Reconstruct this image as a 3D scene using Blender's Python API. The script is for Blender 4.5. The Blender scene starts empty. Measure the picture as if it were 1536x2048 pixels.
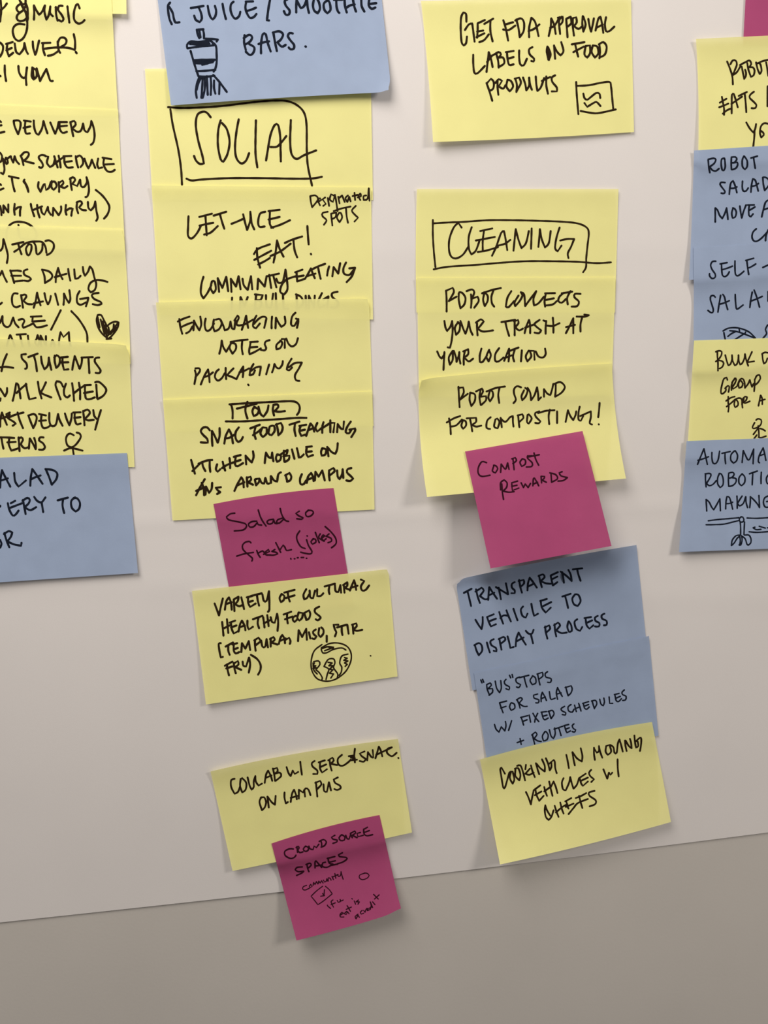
import bpy, math, random
import numpy as np
from mathutils import Matrix, Vector

sc = bpy.context.scene
# ---------------------------------------------------------------- camera
F = 1650.0                                  # focal length in pixels of the 1536x2048 frame
NP = np.array([-0.0963, -0.1464, 1.0])      # wall plane in camera axes (x right, y down, z forward), metres
DP = 0.52845
NN = NP / np.linalg.norm(NP)
UP = np.array([0, -1.0, 0]); UP -= NN * (NN @ UP); UP /= np.linalg.norm(UP)
RT = np.cross(UP, -NN)
if RT[0] < 0: RT = -RT
ROLL = math.radians(2.0)
RT, UP = RT * math.cos(ROLL) + UP * math.sin(ROLL), UP * math.cos(ROLL) - RT * math.sin(ROLL)
WM = np.array([RT, NN, UP])                 # rows: world X, Y, Z expressed in camera axes
D0 = DP / np.linalg.norm(NP)
CEN = WM @ (np.array([0, 0, 1.0]) * DP)     # point of the wall at the middle of the frame
OFF = np.array([-CEN[0], -D0, 1.45 - CEN[2]])
def plane_at(px, py, h):
    """pixel arrays + height above the wall (mm) -> points in metres"""
    px = np.asarray(px, float); py = np.asarray(py, float); h = np.asarray(h, float) / 1000.0
    d = np.stack([(px - 768) / F, (py - 1024) / F, np.ones_like(px)], -1)
    w = d @ WM.T
    t = (D0 - h) / w[..., 1]
    return w * t[..., None] + OFF
cd = bpy.data.cameras.new('camera'); cam = bpy.data.objects.new('camera', cd)
sc.collection.objects.link(cam)
cols = [WM @ np.array(v, float) for v in ((1, 0, 0), (0, -1, 0), (0, 0, -1))]
m = Matrix.Identity(4)
for j in range(3):
    for i in range(3): m[i][j] = cols[j][i]
    m[j][3] = OFF[j]
cam.matrix_world = m
cd.sensor_fit = 'VERTICAL'; cd.sensor_height = 36.0; cd.sensor_width = 27.0
cd.lens = F / 2048 * 36.0; cd.clip_start = 0.02
sc.camera = cam

# ---------------------------------------------------------------- light
world = bpy.data.worlds.new('world'); sc.world = world; world.use_nodes = True
bg = world.node_tree.nodes['Background']
bg.inputs[0].default_value = (1.0, 0.96, 0.92, 1); bg.inputs[1].default_value = 0.17
def area(name, loc, target, size, watts, col):
    l = bpy.data.lights.new(name, 'AREA'); l.shape = 'SQUARE'; l.size = size; l.energy = watts; l.color = col
    o = bpy.data.objects.new(name, l); sc.collection.objects.link(o)
    o.location = loc
    o.rotation_euler = (Vector(target) - Vector(loc)).to_track_quat('-Z', 'Y').to_euler()
    return o
area('ceiling_lamp', (1.30, -1.10, 2.15), (0.1, 0.0, 1.55), 0.36, 11.0, (1.0, 0.92, 0.84))
area('ceiling_lamp.001', (-0.40, -0.55, 2.30), (-0.10, 0.0, 1.75), 0.60, 10.0, (1.0, 0.93, 0.86))
vs = sc.view_settings
vs.view_transform = 'Standard'; vs.look = 'None'; vs.gamma = 1.0; vs.use_curve_mapping = False
vs.exposure = 0.0

# ---------------------------------------------------------------- materials
def mat(name, col, rough=0.85, var=0.05, scale=60.0, bump=0.0, bscale=900.0, clear=0.0, trans=0.0, spec=0.25):
    m = bpy.data.materials.new(name); m.use_nodes = True
    nt = m.node_tree; N = nt.nodes; L = nt.links
    b = N['Principled BSDF']; out = N['Material Output']
    b.inputs['Roughness'].default_value = rough
    b.inputs['Specular IOR Level'].default_value = spec
    tc = N.new('ShaderNodeTexCoord')
    n1 = N.new('ShaderNodeTexNoise'); n1.inputs['Scale'].default_value = scale; n1.inputs['Detail'].default_value = 4
    L.new(tc.outputs['Object'], n1.inputs['Vector'])
    r = N.new('ShaderNodeValToRGB')
    r.color_ramp.elements[0].position = 0.3; r.color_ramp.elements[1].position = 0.7
    r.color_ramp.elements[0].color = tuple(c * (1 - var) for c in col) + (1,)
    r.color_ramp.elements[1].color = tuple(min(1, c * (1 + var)) for c in col) + (1,)
    L.new(n1.outputs['Fac'], r.inputs['Fac']); L.new(r.outputs['Color'], b.inputs['Base Color'])
    if bump:
        n2 = N.new('ShaderNodeTexNoise'); n2.inputs['Scale'].default_value = bscale; n2.inputs['Detail'].default_value = 3
        L.new(tc.outputs['Object'], n2.inputs['Vector'])
        bp = N.new('ShaderNodeBump'); bp.inputs['Strength'].default_value = bump; bp.inputs['Distance'].default_value = 0.0003
        L.new(n2.outputs['Fac'], bp.inputs['Height']); L.new(bp.outputs['Normal'], b.inputs['Normal'])
    sh = b.outputs['BSDF']
    if trans:
        t = N.new('ShaderNodeBsdfTranslucent'); L.new(r.outputs['Color'], t.inputs['Color'])
        mx = N.new('ShaderNodeMixShader'); mx.inputs[0].default_value = trans
        L.new(sh, mx.inputs[1]); L.new(t.outputs['BSDF'], mx.inputs[2]); sh = mx.outputs[0]
    if clear:
        t = N.new('ShaderNodeBsdfTransparent'); t.inputs[0].default_value = (1, 1, 1, 1)
        mx = N.new('ShaderNodeMixShader'); mx.inputs[0].default_value = clear
        L.new(sh, mx.inputs[1]); L.new(t.outputs['BSDF'], mx.inputs[2]); sh = mx.outputs[0]
    L.new(sh, out.inputs['Surface'])
    return m
M = {
    'wall': mat('wall_paint', (0.63, 0.595, 0.55), 0.7, 0.03, 9.0, 0.15, 500.0),
    'sheet': mat('sheet_paper', (0.80, 0.765, 0.745), 0.8, 0.015, 14.0, 0.10, 1400.0),
    'yellow': mat('yellow_paper', (0.985, 0.945, 0.385), 0.85, 0.02, 45.0, 0.10, 1600.0, clear=0.14, trans=0.0),
    'blue': mat('blue_paper', (0.36, 0.45, 0.63), 0.85, 0.035, 60.0, 0.10, 1600.0, clear=0.04, trans=0.02),
    'magenta': mat('magenta_paper', (0.44, 0.072, 0.195), 0.85, 0.04, 45.0, 0.10, 1600.0, clear=0.02, trans=0.02),
    'ink': mat('black_ink', (0.026, 0.015, 0.006), 0.8, 0.2, 200.0, spec=0.05),
    'navy': mat('blue_black_ink', (0.010, 0.014, 0.026), 0.8, 0.2, 200.0, spec=0.05),
    'wine': mat('black_ink_on_magenta', (0.035, 0.006, 0.014), 0.8, 0.2, 200.0, spec=0.05),
}
def link_mesh(name, verts, faces, material, parent=None, smooth=True):
    me = bpy.data.meshes.new(name); me.from_pydata([tuple(v) for v in verts], [], [tuple(f) for f in faces])
    me.materials.append(material); me.validate(); me.update()
    if smooth: me.polygons.foreach_set('use_smooth', [True] * len(me.polygons))
    o = bpy.data.objects.new(name, me); sc.collection.objects.link(o)
    if parent is not None: o.parent = parent; o.matrix_parent_inverse = parent.matrix_world.inverted()
    return o
def grid_faces(nu, nv):
    i = np.arange((nu + 1) * (nv + 1)).reshape(nv + 1, nu + 1)
    return np.stack([i[:-1, :-1], i[1:, :-1], i[1:, 1:], i[:-1, 1:]], -1).reshape(-1, 4).tolist()

# ---------------------------------------------------------------- wall
w = link_mesh('wall_back', [(-3, 0, 0), (3, 0, 0), (3, 0, 2.7), (-3, 0, 2.7), (-3, .1, 0), (3, .1, 0), (3, .1, 2.7), (-3, .1, 2.7)],
              [(0, 1, 2, 3), (5, 4, 7, 6), (3, 2, 6, 7), (1, 0, 4, 5), (0, 3, 7, 4), (2, 1, 5, 6)], M['wall'], smooth=False)
w['kind'] = 'structure'
fl = link_mesh('floor', [(-3, -3, 0), (3, -3, 0), (3, 0.1, 0), (-3, 0.1, 0), (-3, -3, -.1), (3, -3, -.1), (3, .1, -.1), (-3, .1, -.1)],
               [(0, 1, 2, 3), (7, 6, 5, 4), (0, 4, 5, 1), (1, 5, 6, 2), (2, 6, 7, 3), (3, 7, 4, 0)], mat('floor_carpet', (0.16, 0.15, 0.15), 0.95, 0.1, 120.0), smooth=False)
fl['kind'] = 'structure'

# ---------------------------------------------------------------- height raster (mm above the wall, on a 3-pixel lattice of the frame)
RS = 3.0; RX0, RY0, RX1, RY1 = -330.0, -330.0, 1860.0, 2160.0
gx = np.arange(RX0, RX1, RS); gy = np.arange(RY0, RY1, RS)
GX, GY = np.meshgrid(gx, gy)
def smooth_noise(x, y, seed, wl):
    r = np.random.RandomState(seed); s = 0
    for k in range(7):
        a = r.uniform(0, 2 * math.pi); f = 2 * math.pi / (wl * r.uniform(0.6, 1.7))
        s = s + math.cos(r.uniform(0, 6)) * np.sin(f * (x * math.cos(a) + y * math.sin(a)) + r.uniform(0, 6.28))
    return s / 3.5
def sheet_edge(x): return 1845 - (x / 1536.0) * 180.0 + 5.0 * np.sin(x / 1536.0 * 3.14)
def sheet_h(x, y):
    h = 0.75 + 0.22 * smooth_noise(x, y, 5, 520)
    for (y0, sl, a, wd) in ((1052, -0.03, 0.35, 16), (1165, 0.02, 0.2, 24), (520, -0.02, 0.2, 30)):
        h = h + a * np.exp(-((y - y0 - sl * x) / wd) ** 2)
    e = np.clip((y - (sheet_edge(x) - 90)) / 90.0, 0, 1)
    return h + 0.35 * e * e * (0.7 + 0.3 * np.sin(x / 210.0))
H = np.where(GY < sheet_edge(GX), sheet_h(GX, GY), 0.0)
def sample(A, x, y):
    fx = np.clip((x - RX0) / RS, 0, A.shape[1] - 1.001); fy = np.clip((y - RY0) / RS, 0, A.shape[0] - 1.001)
    ix = fx.astype(int); iy = fy.astype(int); a = fx - ix; b = fy - iy
    return (A[iy, ix] * (1 - a) * (1 - b) + A[iy, ix + 1] * a * (1 - b) + A[iy + 1, ix] * (1 - a) * b + A[iy + 1, ix + 1] * a * b)

nu, nv = 170, 190
U, V = np.meshgrid(np.linspace(0, 1, nu + 1), np.linspace(0, 1, nv + 1))
SX = -700 + 3000 * U; SY = -900 + (sheet_edge(SX) + 900) * V
P = plane_at(SX, SY, np.where(SY < sheet_edge(SX) + 1, sheet_h(SX, SY), 0)).reshape(-1, 3)
sheet = link_mesh('paper_sheet', P, grid_faces(nu, nv), M['sheet'])
sheet['label'] = 'large white paper sheet taped over the wall behind all the sticky notes'
sheet['category'] = 'paper sheet'

# pen strokes: '@note origin-x origin-y zoom width', then one written line per row; '!' marks a drawing
INK = '''
@A1 0 0 5.12 25
70,35 45,70 10,100 -20,110;5,0 12,100 0,220
200,0 225,60 262,130 278,200 275,300 245,380 195,418 150,390 130,320 145,270 190,243 250,250;262,0 255,40 200,45 168,85 195,125 235,105 262,60;225,115 180,150 172,190 200,215 250,205 283,160 280,80 262,30;215,20 240,80 285,170 275,220
347,55 350,130 347,200;350,60 375,110 400,150 430,120 460,55 455,120 475,200 500,150 515,65 512,130 540,165 572,70 575,150 590,210;640,60 605,60 595,100 630,150 650,195 630,220 605,205;690,65 700,150 710,230;815,85 800,45 780,50 758,120 760,200 800,240 840,230 865,205
0,435 30,470 25,530 0,580;62,450 130,430;75,450 70,510 90,575;65,515 120,490;90,575 135,540;150,445 165,530 200,555 240,500 250,440 265,510 285,550;335,425 340,490 360,560 375,520 400,415;430,440 515,437;440,445 440,500 460,565;445,500 520,490 600,485 700,490 765,510;490,570 540,560 600,520;590,425 598,500 615,540;590,440 615,390 655,385 680,410 670,450 625,480;755,350 768,420 768,500;775,530 785,545
0,775 5,780;48,670 50,750 62,830;188,675 195,740 225,790 260,790 275,690;278,690 265,780 270,870;330,690 325,780 345,815 375,780 370,720 335,695 340,760 350,800;375,700 395,770 410,830 440,770 475,705 495,770 515,825 540,828
@A2 0 200 5.12 24
0,215 10,225;0,260 15,258;0,335 45,325;140,215 150,270 185,350 205,290 210,230 185,208 140,212;245,210 315,220;260,215 255,270 265,340 305,340;240,285 310,270;345,210 350,280 370,340 395,355 430,290 445,215 465,280 485,340;515,230 540,290 565,345 590,280 600,225;600,225 685,225;610,225 610,290 640,335 685,325;600,270 685,262;720,225 735,300 750,370;725,225 760,215 775,250 740,290 790,325 830,310 850,240 865,310 895,330 925,270 935,215 960,290 968,370 955,435 930,458
0,540 20,570 15,620 0,635;30,600 40,660 45,720 30,760 10,745;60,590 50,620 65,655 80,640 70,600 60,590;75,600 110,575 120,610 135,640 150,575 165,620 195,655;210,570 225,600 240,665;215,570 250,535 285,535 295,560 270,600 240,620 290,635 345,648;465,570 430,562 400,575 400,600 430,640 440,675 420,695 400,685;465,575 495,580 480,640 510,685 545,665 560,610;555,575 575,640 590,690;600,570 615,640 620,690;560,655 600,620 650,585;650,575 730,572;660,575 660,640 690,690 745,688;665,635 735,625;775,575 785,640 800,690;775,590 815,568 845,600 850,650 825,685;865,600 885,660 905,700 930,650 940,610 960,660 975,695;1005,600 995,660 1010,700 1045,690;1050,590 1140,605;1065,600 1060,660 1095,725 1140,735 1175,715;1070,660 1165,655
35,905 0,920;0,860 10,870;90,780 190,800;120,785 130,860 150,935;250,815 240,835 262,860 290,940;245,825 275,880 290,930;395,840 390,890 415,940 445,870 460,860 470,920 500,900 520,840;530,830 525,890 550,920 580,880 560,835 530,840;600,840 605,890 605,940;600,850 640,825 650,850 620,885 660,900 690,880;720,800 725,860 735,920;715,810 745,790 770,815 740,860 790,880 820,815 830,880 860,890 890,840 885,790 905,860 910,930 895,985 875,993;980,920 1040,970 1085,1024 1118,1084 1115,1134 1095,1179 1065,1214
@A2 0 400 5.12 24
0,60 10,100 15,155;35,55 35,130;40,60 60,90 85,125 85,45;150,40 145,100 150,150;150,100 185,75 215,70 205,110 205,160;315,40 325,90 350,165;380,50 385,110 405,178;330,105 380,85 430,65;415,70 430,130 455,150 490,70 495,110 520,150;540,160 545,80 575,120 600,155 625,110 625,65;675,50 670,110 680,150;675,110 715,85 745,90 735,120 730,160;790,20 785,80 800,135;785,25 820,10 840,35 810,75 840,100 880,105;900,20 905,80 930,105 960,70 975,15 985,100 1000,180 985,212;100,255 140,230 190,222 260,232 320,265 360,310 375,360 350,400 230,395;100,255 75,300 65,350 70,400;185,290 195,350 210,390;188,255 190,258
@A3 0 400 5.12 23
0,520 25,490 35,400 60,480 80,570 70,645;125,455 240,430;185,440 200,500 220,555;145,530 190,500 250,450 300,430 360,425 430,430 465,480 475,540;290,455 265,500 280,560 300,560 320,510 320,460 290,450;345,435 365,470 375,550 400,550 430,510 435,450;465,420 500,412 545,440 550,490 520,540 480,562
0,770 20,725 40,780 70,838;105,720 125,780 145,850;105,725 180,722 215,728;115,775 215,775;140,835 235,825;280,710 245,725 250,765 300,790 318,810 290,830 250,825;430,712 455,780 460,850;430,712 500,730 535,770 520,810 460,848;570,840 575,770 595,695 610,750 640,810;560,790 610,775 680,755;698,705 705,760 720,825;760,710 765,770 770,805 800,800 825,775;848,685 855,740 870,775 900,735 920,680;920,680 945,710 965,790 985,860 970,920 930,945 905,910 925,850 980,820 1040,822 1100,838
@A3 0 590 5.12 23
0,95 20,78;180,-15 140,-15 122,30 130,100 165,125 205,110;215,0 225,60 235,130;215,5 255,-5 270,15 240,60 280,90 330,95;345,130 365,60 380,-25 395,40 415,105;345,85 390,75 440,65;455,-20 470,50 490,95 510,60 520,10;565,-15 580,40 595,100;650,100 655,50 655,-15 680,40 705,80 720,40 710,-50;815,-40 790,10 790,75 825,100 880,75;820,40 905,28 895,70 880,115;1010,-22 960,-15 940,5 965,40 1030,70 1040,90 1000,103 950,93
0,285 25,215;25,220 30,290 60,325 100,315 135,230 155,290 190,330;190,255 230,245 250,265 230,310 240,335 290,315 340,290;315,222 425,217;335,225 330,270;345,270 460,262;340,290 355,310 375,330 430,325 480,310;622,155 570,260 522,355;730,165 800,240 860,330 890,400 895,480
70,520 95,430 105,410 130,465 150,525;170,405 265,400;205,405 215,455 230,525;285,415 290,460 300,520;370,455 360,490 385,520 405,480 385,410 375,450;420,520 415,415 450,480 470,515 470,420;520,520 537,459 560,520;605,520 605,460 620,380 650,430 705,380 710,465 725,520
!1000,205 1035,205 1060,250 1095,320 1130,290 1180,272 1215,280 1205,330 1160,400 1110,450;1000,205 990,260 1005,330 1050,400 1100,440;1090,450 1140,445;1000,230 1020,330;1030,250 1070,400;1050,270 1090,410;1075,310 1110,400;1110,330 1125,400;1165,300 1160,370;1205,290 1100,420;1190,330 1130,400
@A4 0 590 5.12 24
70,605 35,690 15,780;0,740 60,735 135,745;265,605 220,610 225,650 270,700 275,745 258,755;290,635 385,600;345,615 365,690 378,780;420,630 430,700 455,760 490,720 500,640;500,640 510,700 525,765;560,620 560,680 575,745;555,640 580,615 610,640 610,700 585,740;620,640 695,632;640,640 640,700 655,765 700,760;620,690 700,688;740,765 750,700 765,625 790,690 815,755 835,700 840,640;835,640 950,635;905,640 910,720 915,800;1015,640 980,645 970,680 1010,740 1030,775 1015,800 980,797
@A4 0 740 5.12 24
0,190 20,220 50,270 70,230 72,185;0,315 5,290;130,315 150,230 165,135 185,150 200,220 210,290;170,235 215,190 270,145;265,140 280,220 300,300 365,285;388,120 400,200 425,290;470,125 440,190 415,230 450,250 525,280;645,170 620,125 580,115 568,150 590,220 620,300;675,140 655,200 660,260 690,280 715,260;738,135 750,220 758,315;808,130 820,210 820,300;760,235 810,195 870,155;865,155 930,152;870,160 870,220 880,290 920,298 970,280;860,235 950,220;985,150 990,220 995,290;975,125 1010,120 1060,160 1088,205 1060,260 1000,298
0,580 5,500 20,435 45,500 70,560;0,500 50,485 100,455;100,435 65,450 80,490 140,530 160,550 130,570;80,490 150,460 240,435;180,435 200,510 235,595;290,465 310,520 340,595 365,540 375,480 345,450 295,465;400,450 470,465;425,460 420,530 440,590 480,590 520,565;400,520 470,515;505,440 505,520 525,570 570,560 595,450 610,510 640,570;665,445 685,510 710,565 730,500 735,445;750,435 825,432;765,435 765,500 785,555 825,548;760,490 825,482;850,420 860,490 865,565;850,425 895,405 920,440 870,500 900,515 960,510;955,410 965,470 990,500;1033,410 1005,500 975,610
0,690 60,690 145,695;15,700 25,760 35,805;95,700 90,760 115,825 150,815 190,800;75,740 160,735;190,690 195,760 200,830;190,700 220,690 235,715 215,760 250,800 290,790;295,805 300,750 305,700 340,760 365,810 365,750 350,695;445,690 410,690 400,720 440,750 460,790 440,815 400,815
!755,668 720,650 690,665 675,710 690,770 730,790 770,770 810,720 828,680 815,650 785,640;655,825 730,800 845,825;745,805 755,870
@A5 0 900 5.12 24
0,385 5,300 20,205 50,270 105,375;0,315 80,290;145,235 155,320 190,375 265,312;310,365 315,280 330,195 370,250 435,345;315,300 370,275 415,260;470,200 500,270 530,355 575,300 585,240 540,205 465,195
0,580 2,570;110,545 155,520;80,545 95,610 130,670 160,660 190,620;95,595 160,570 225,545;235,510 250,590 262,655;230,520 280,490 305,510 290,550 250,585 310,615 370,585;350,480 380,520 425,535 465,485;425,535 435,590 442,635;590,515 695,487;645,505 640,570 657,645;770,485 730,520 735,590 775,630 810,600 818,540 790,495 755,490
0,920 15,960 0,1000;45,850 65,920 95,995;40,860 90,830 125,845 110,890 75,935 140,965 215,980 220,950
@B0 280 0 5.908 30
355,30 330,70 335,150 350,230 375,285;345,80 385,150 400,220 420,265 465,262;600,95 750,70;690,80 720,150 730,220 705,260 660,235 640,185;800,70 815,150 835,205 860,230 890,190 900,130 885,70;975,45 990,130 1015,225;1105,20 1075,50 1070,120 1095,190 1130,220 1170,190 1185,140;1250,18 1335,15;1255,20 1245,90 1265,160 1300,210 1345,200 1375,165;1255,130 1310,115 1370,90
1235,415 1230,500 1250,590;1225,450 1290,410 1325,440 1300,490 1235,530;1290,520 1350,560 1340,620 1300,650 1250,610;1430,630 1430,520 1450,405 1485,405 1510,510 1544,607;1400,520 1460,500 1525,488
!670,350 680,400 700,450;680,350 750,345;700,360 715,440;745,350 755,400 755,455 860,460 920,468 905,490;560,570 555,530 600,490 700,495 830,480 870,530;560,570 700,550 870,535;600,505 700,505 810,500;590,520 700,525 820,515;830,480 895,540 905,640 905,740 890,810 870,845;597,600 620,680 650,780 690,900;635,710 760,705 890,705;650,735 760,730 870,718;650,745 740,750 860,735;735,765 800,750;665,840 780,835 890,825;690,900 780,905 880,895;700,910 670,1000 660,1080 670,1155;720,920 690,980 670,1060;740,920 735,1020 725,1155;765,920 765,1050 740,1155;790,900 795,1010 800,1120;835,910 840,1010 835,1120;875,950 875,1040 890,1105;865,885 940,970 1025,1085;940,980 935,1110
@B0 530 0 5.689 30
60,-20 40,90 28,180 22,230 45,232;255,-8 225,10 235,60 280,120 270,165 235,165 215,125;360,-20 355,70 355,140;360,0 400,80 415,90 450,60 475,-20 485,80 500,145;555,0 545,60 560,120 600,150 625,100 615,30 595,-10;715,0 670,40 675,110 710,150 745,110 735,30 715,0;810,0 815,80 830,130 845,145;785,-3 880,-5;905,-10 910,70 930,140;1000,-10 1015,70 1035,130;920,90 970,60 1020,50;1095,-10 1100,70 1130,130;1190,45 1265,35;1188,-20 1180,60 1215,100 1255,85
95,370 110,460 135,580;90,370 160,355 205,390 180,450 140,480 190,530 235,510;315,380 280,375 260,410 290,460 330,510 325,555 290,560 270,540;460,528 465,530
@B1 280 190 3.657 18
!205,88 300,95 420,92 600,80 780,58 900,45 1000,40 1080,45 1150,75 1200,130 1218,220 1220,400 1228,520 1258,662;222,105 240,220 280,400 300,540 307,655;340,612 380,625 450,618 650,608 900,608 1130,612 1260,610 1330,598
517,163 490,130 460,122 420,145 408,220 425,330 455,440 467,500 440,505 410,480 395,445;590,185 572,260 570,370 590,470 610,488 640,430 655,340 635,250 600,205;722,178 705,270 695,380 705,460 740,500 775,480 798,425;848,185 845,300 845,430 858,528;922,478 935,400 955,290 985,220 1010,220 1025,300 1028,400 1030,485;955,380 1000,378 1035,345 1070,300;1103,183 1100,260 1098,340 1108,430 1145,467 1200,440 1288,405
@B2 360 370 3.84 18
65,240 62,320 62,390 90,410 130,370 160,315;148,245 245,220;195,235 200,310 205,385;150,312 200,300 255,290;185,380 235,365 290,315;258,235 355,205;305,220 325,290 340,335;395,298 440,280 485,260;485,225 500,290 515,345 540,270 540,205 550,290 570,340;655,205 615,220 600,280 610,320 650,318;680,200 765,190;690,205 690,300 715,328;680,265 765,245;700,328 770,305 845,270
568,530 600,490 690,455;590,485 595,560 615,635;570,575 625,545 700,505;600,610 650,585 690,560;718,595 735,510 745,425 765,490 795,550;695,545 770,510 850,450;805,445 860,420 938,395;870,415 880,500 900,555;978,315 982,380 988,455;1005,528 1007,532
180,705 165,760 160,830 180,870 210,830 240,770;245,740 235,790 255,830 275,800 265,740 245,740;290,715 300,820;290,715 325,790 355,705 370,815;395,820 390,720 430,780 450,700 465,800;480,720 490,770 520,805 545,700 555,800;595,800 600,720 650,780 665,700;685,690 700,790;715,690 740,785;670,700 760,680;740,720 755,750 790,740 810,650;810,650 820,720 825,800 800,840 770,820 780,770 820,725 890,700
885,670 940,650;895,670 900,740;890,705 950,695;900,740 960,720;960,720 990,670 1005,640 1020,680 1035,715;975,700 1040,680;1010,650 1060,625 1115,605;1060,630 1070,680 1080,720;1145,625 1135,660 1130,695;1170,700 1180,630 1215,680 1230,600;1275,595 1255,640 1260,680 1300,690 1335,650;1300,640 1345,635 1320,700 1280,745
400,865 396,955;460,955 465,860 495,930 520,860;585,840 575,955;575,840 635,845 620,880 590,885;590,885 625,900 615,940 575,955;660,845 665,930 700,945 715,835;735,830 740,955;790,840 795,950 830,950;895,840 900,955;890,840 930,860 945,910 900,955;965,850 968,950;990,950 990,850 1030,940 1035,850;1090,830 1060,900 1075,945 1110,925;1100,880 1140,855 1130,940;1210,820 1170,830 1170,860 1215,900 1200,940 1160,940
@B2 360 370 3.84 15
1000,85 1005,130 1015,170;1000,85 1040,80 1060,110 1020,165;1060,130 1085,115 1075,100 1060,120 1075,155;1115,95 1095,110 1120,145 1100,160;1135,100 1145,160;1180,80 1160,70 1150,110 1175,130 1190,75 1200,130 1210,200;1215,90 1225,140;1220,100 1245,80 1265,130;1290,80 1270,100 1285,130 1300,90 1310,125;1340,60 1345,115;1325,85 1365,75;1365,95 1390,85 1385,65 1370,85 1385,115;1430,80 1410,85 1410,115 1440,105 1450,25 1455,120
1135,205 1095,215 1095,240 1125,270 1105,305;1160,220 1165,265 1170,310;1160,220 1200,210 1195,245 1170,260;1220,215 1205,250 1225,285 1245,250 1235,215 1220,215;1180,200 1240,180 1310,165;1275,180 1280,240 1290,290;1350,160 1320,195 1340,225 1368,250 1340,280
@B3 340 600 5.12 23
80,220 140,190 200,170;95,195 105,270 125,345;110,280 160,255 225,230;165,340 200,320 230,270;240,310 245,210 270,260 300,310 320,250 310,170;365,190 355,250 370,310 410,305 450,240;450,200 440,260 455,320 500,300 530,240 510,195 470,200;515,200 545,260 560,310 600,290 620,220;620,220 635,290 660,295;670,200 660,290;660,210 690,160 705,180 680,240 700,260 740,255;735,305 760,230 780,160 790,230 800,285;740,260 790,235 850,200;885,160 860,210 850,270 880,290 920,240;860,245 905,195 950,170 985,180 980,220 965,285;1045,170 1040,230 1040,290;1080,290 1085,180 1110,230 1140,275 1180,240 1175,170;1285,130 1250,170 1240,250 1270,265 1300,220 1315,195;1290,190 1315,210 1300,285
505,550 520,490 530,415 545,480 575,530 610,470;625,440 610,490 640,550 675,500 670,450 625,440;620,430 700,415 795,405;740,415 735,490 745,555;820,430 900,425;825,435 810,520 815,550;820,485 895,480;815,555 870,530 930,495;1020,410 980,425 970,455 985,490 970,515 930,510;1130,420 1090,460 1090,505 1130,490 1150,440 1130,415;1145,400 1175,400 1175,490;1190,395 1215,450 1250,475 1290,450 1310,390
255,720 265,770 250,860;260,700 300,700 305,730 260,790;315,865 350,780 390,710 400,770 405,840;350,790 400,770 440,740;500,710 470,740 460,790 490,825 530,800 560,750;570,695 570,740 575,810;650,700 610,740 585,770 640,790 680,810;680,810 720,730 750,680 750,740 745,790;710,740 760,725 810,700;855,655 825,710 815,770 850,760 870,720;830,725 880,690 930,680 925,720 915,770;1015,660 1000,710 985,760;1045,740 1060,700 1070,655 1090,690 1120,700 1150,660 1155,625;1245,600 1210,660 1195,710 1220,720 1250,690;1215,690 1280,645 1350,640 1320,700 1280,770 1290,820 1325,828;800,865 805,872
@B4 360 790 4.042 20
!400,75 415,85 425,130 425,190;400,75 560,65 760,55 900,50 950,65 968,100 960,140 945,160;370,213 500,213 640,205 800,195 940,185 1022,185
460,110 540,90 620,70;545,55 530,100 530,140 545,190;600,95 585,130 595,170 625,155 635,120 600,95;635,95 650,150 675,175 705,130 715,85;755,85 750,120 760,165;755,80 785,75 795,95 765,130 800,135 848,130
240,285 220,262 190,262 168,290 185,320 220,355 225,385 195,385 168,382;262,410 258,350 258,290 280,330 305,385 320,330 320,268;358,392 370,330 395,278 415,320 428,390;370,350 400,345 440,320;475,262 450,300 450,350 470,378 495,365 508,340;568,270 645,240;610,260 600,310 612,355;590,325 640,290 655,275;665,265 650,310 670,340 700,310 700,265 670,262;725,255 715,310 740,325 765,290 760,250 735,250;780,235 790,280 795,325;775,240 815,225 830,260 820,300 795,325;885,240 965,215;930,230 925,280 935,330;965,250 1020,240;975,250 965,290 980,330 1015,320;965,290 1010,280;1020,330 1040,270 1055,230 1075,255 1085,295;1035,285 1070,270;1110,225 1095,265 1110,295 1140,270;1160,220 1150,260 1150,305;1140,275 1170,255 1215,225;1215,205 1215,250 1215,300;1215,225 1250,225 1240,300;1270,300 1275,235 1300,270 1320,275 1325,215;1380,215 1350,260 1340,300 1365,310 1385,280;1370,280 1415,270 1415,290 1385,340
90,525 105,580 120,635;170,545 100,615;180,540 185,575 205,615;150,555 215,530 260,525;240,530 240,580 245,620;300,560 290,600 305,620 325,600;345,540 355,580 365,610;400,510 405,550 405,590;340,590 380,565 430,545;435,500 490,485;450,500 445,560 465,575 510,550;440,540 490,525;535,560 530,490 555,520 580,545 595,500 590,455;685,550 690,500 695,465 715,500 735,510 745,465 750,505 755,535;785,480 775,510 785,540 810,525 815,490 785,480;840,450 840,500 845,540;815,480 850,455 870,445 860,480 835,495;840,495 885,490 880,520 850,540;905,440 915,480 925,515;945,430 955,470 960,505 980,500 1000,480;1020,420 1065,415;1025,420 1020,470 1035,500 1075,485;1025,460 1065,455;1150,430 1140,460 1145,490 1175,480 1180,440 1150,430;1190,420 1200,495;1195,425 1225,460 1255,475 1270,440 1275,390
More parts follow.
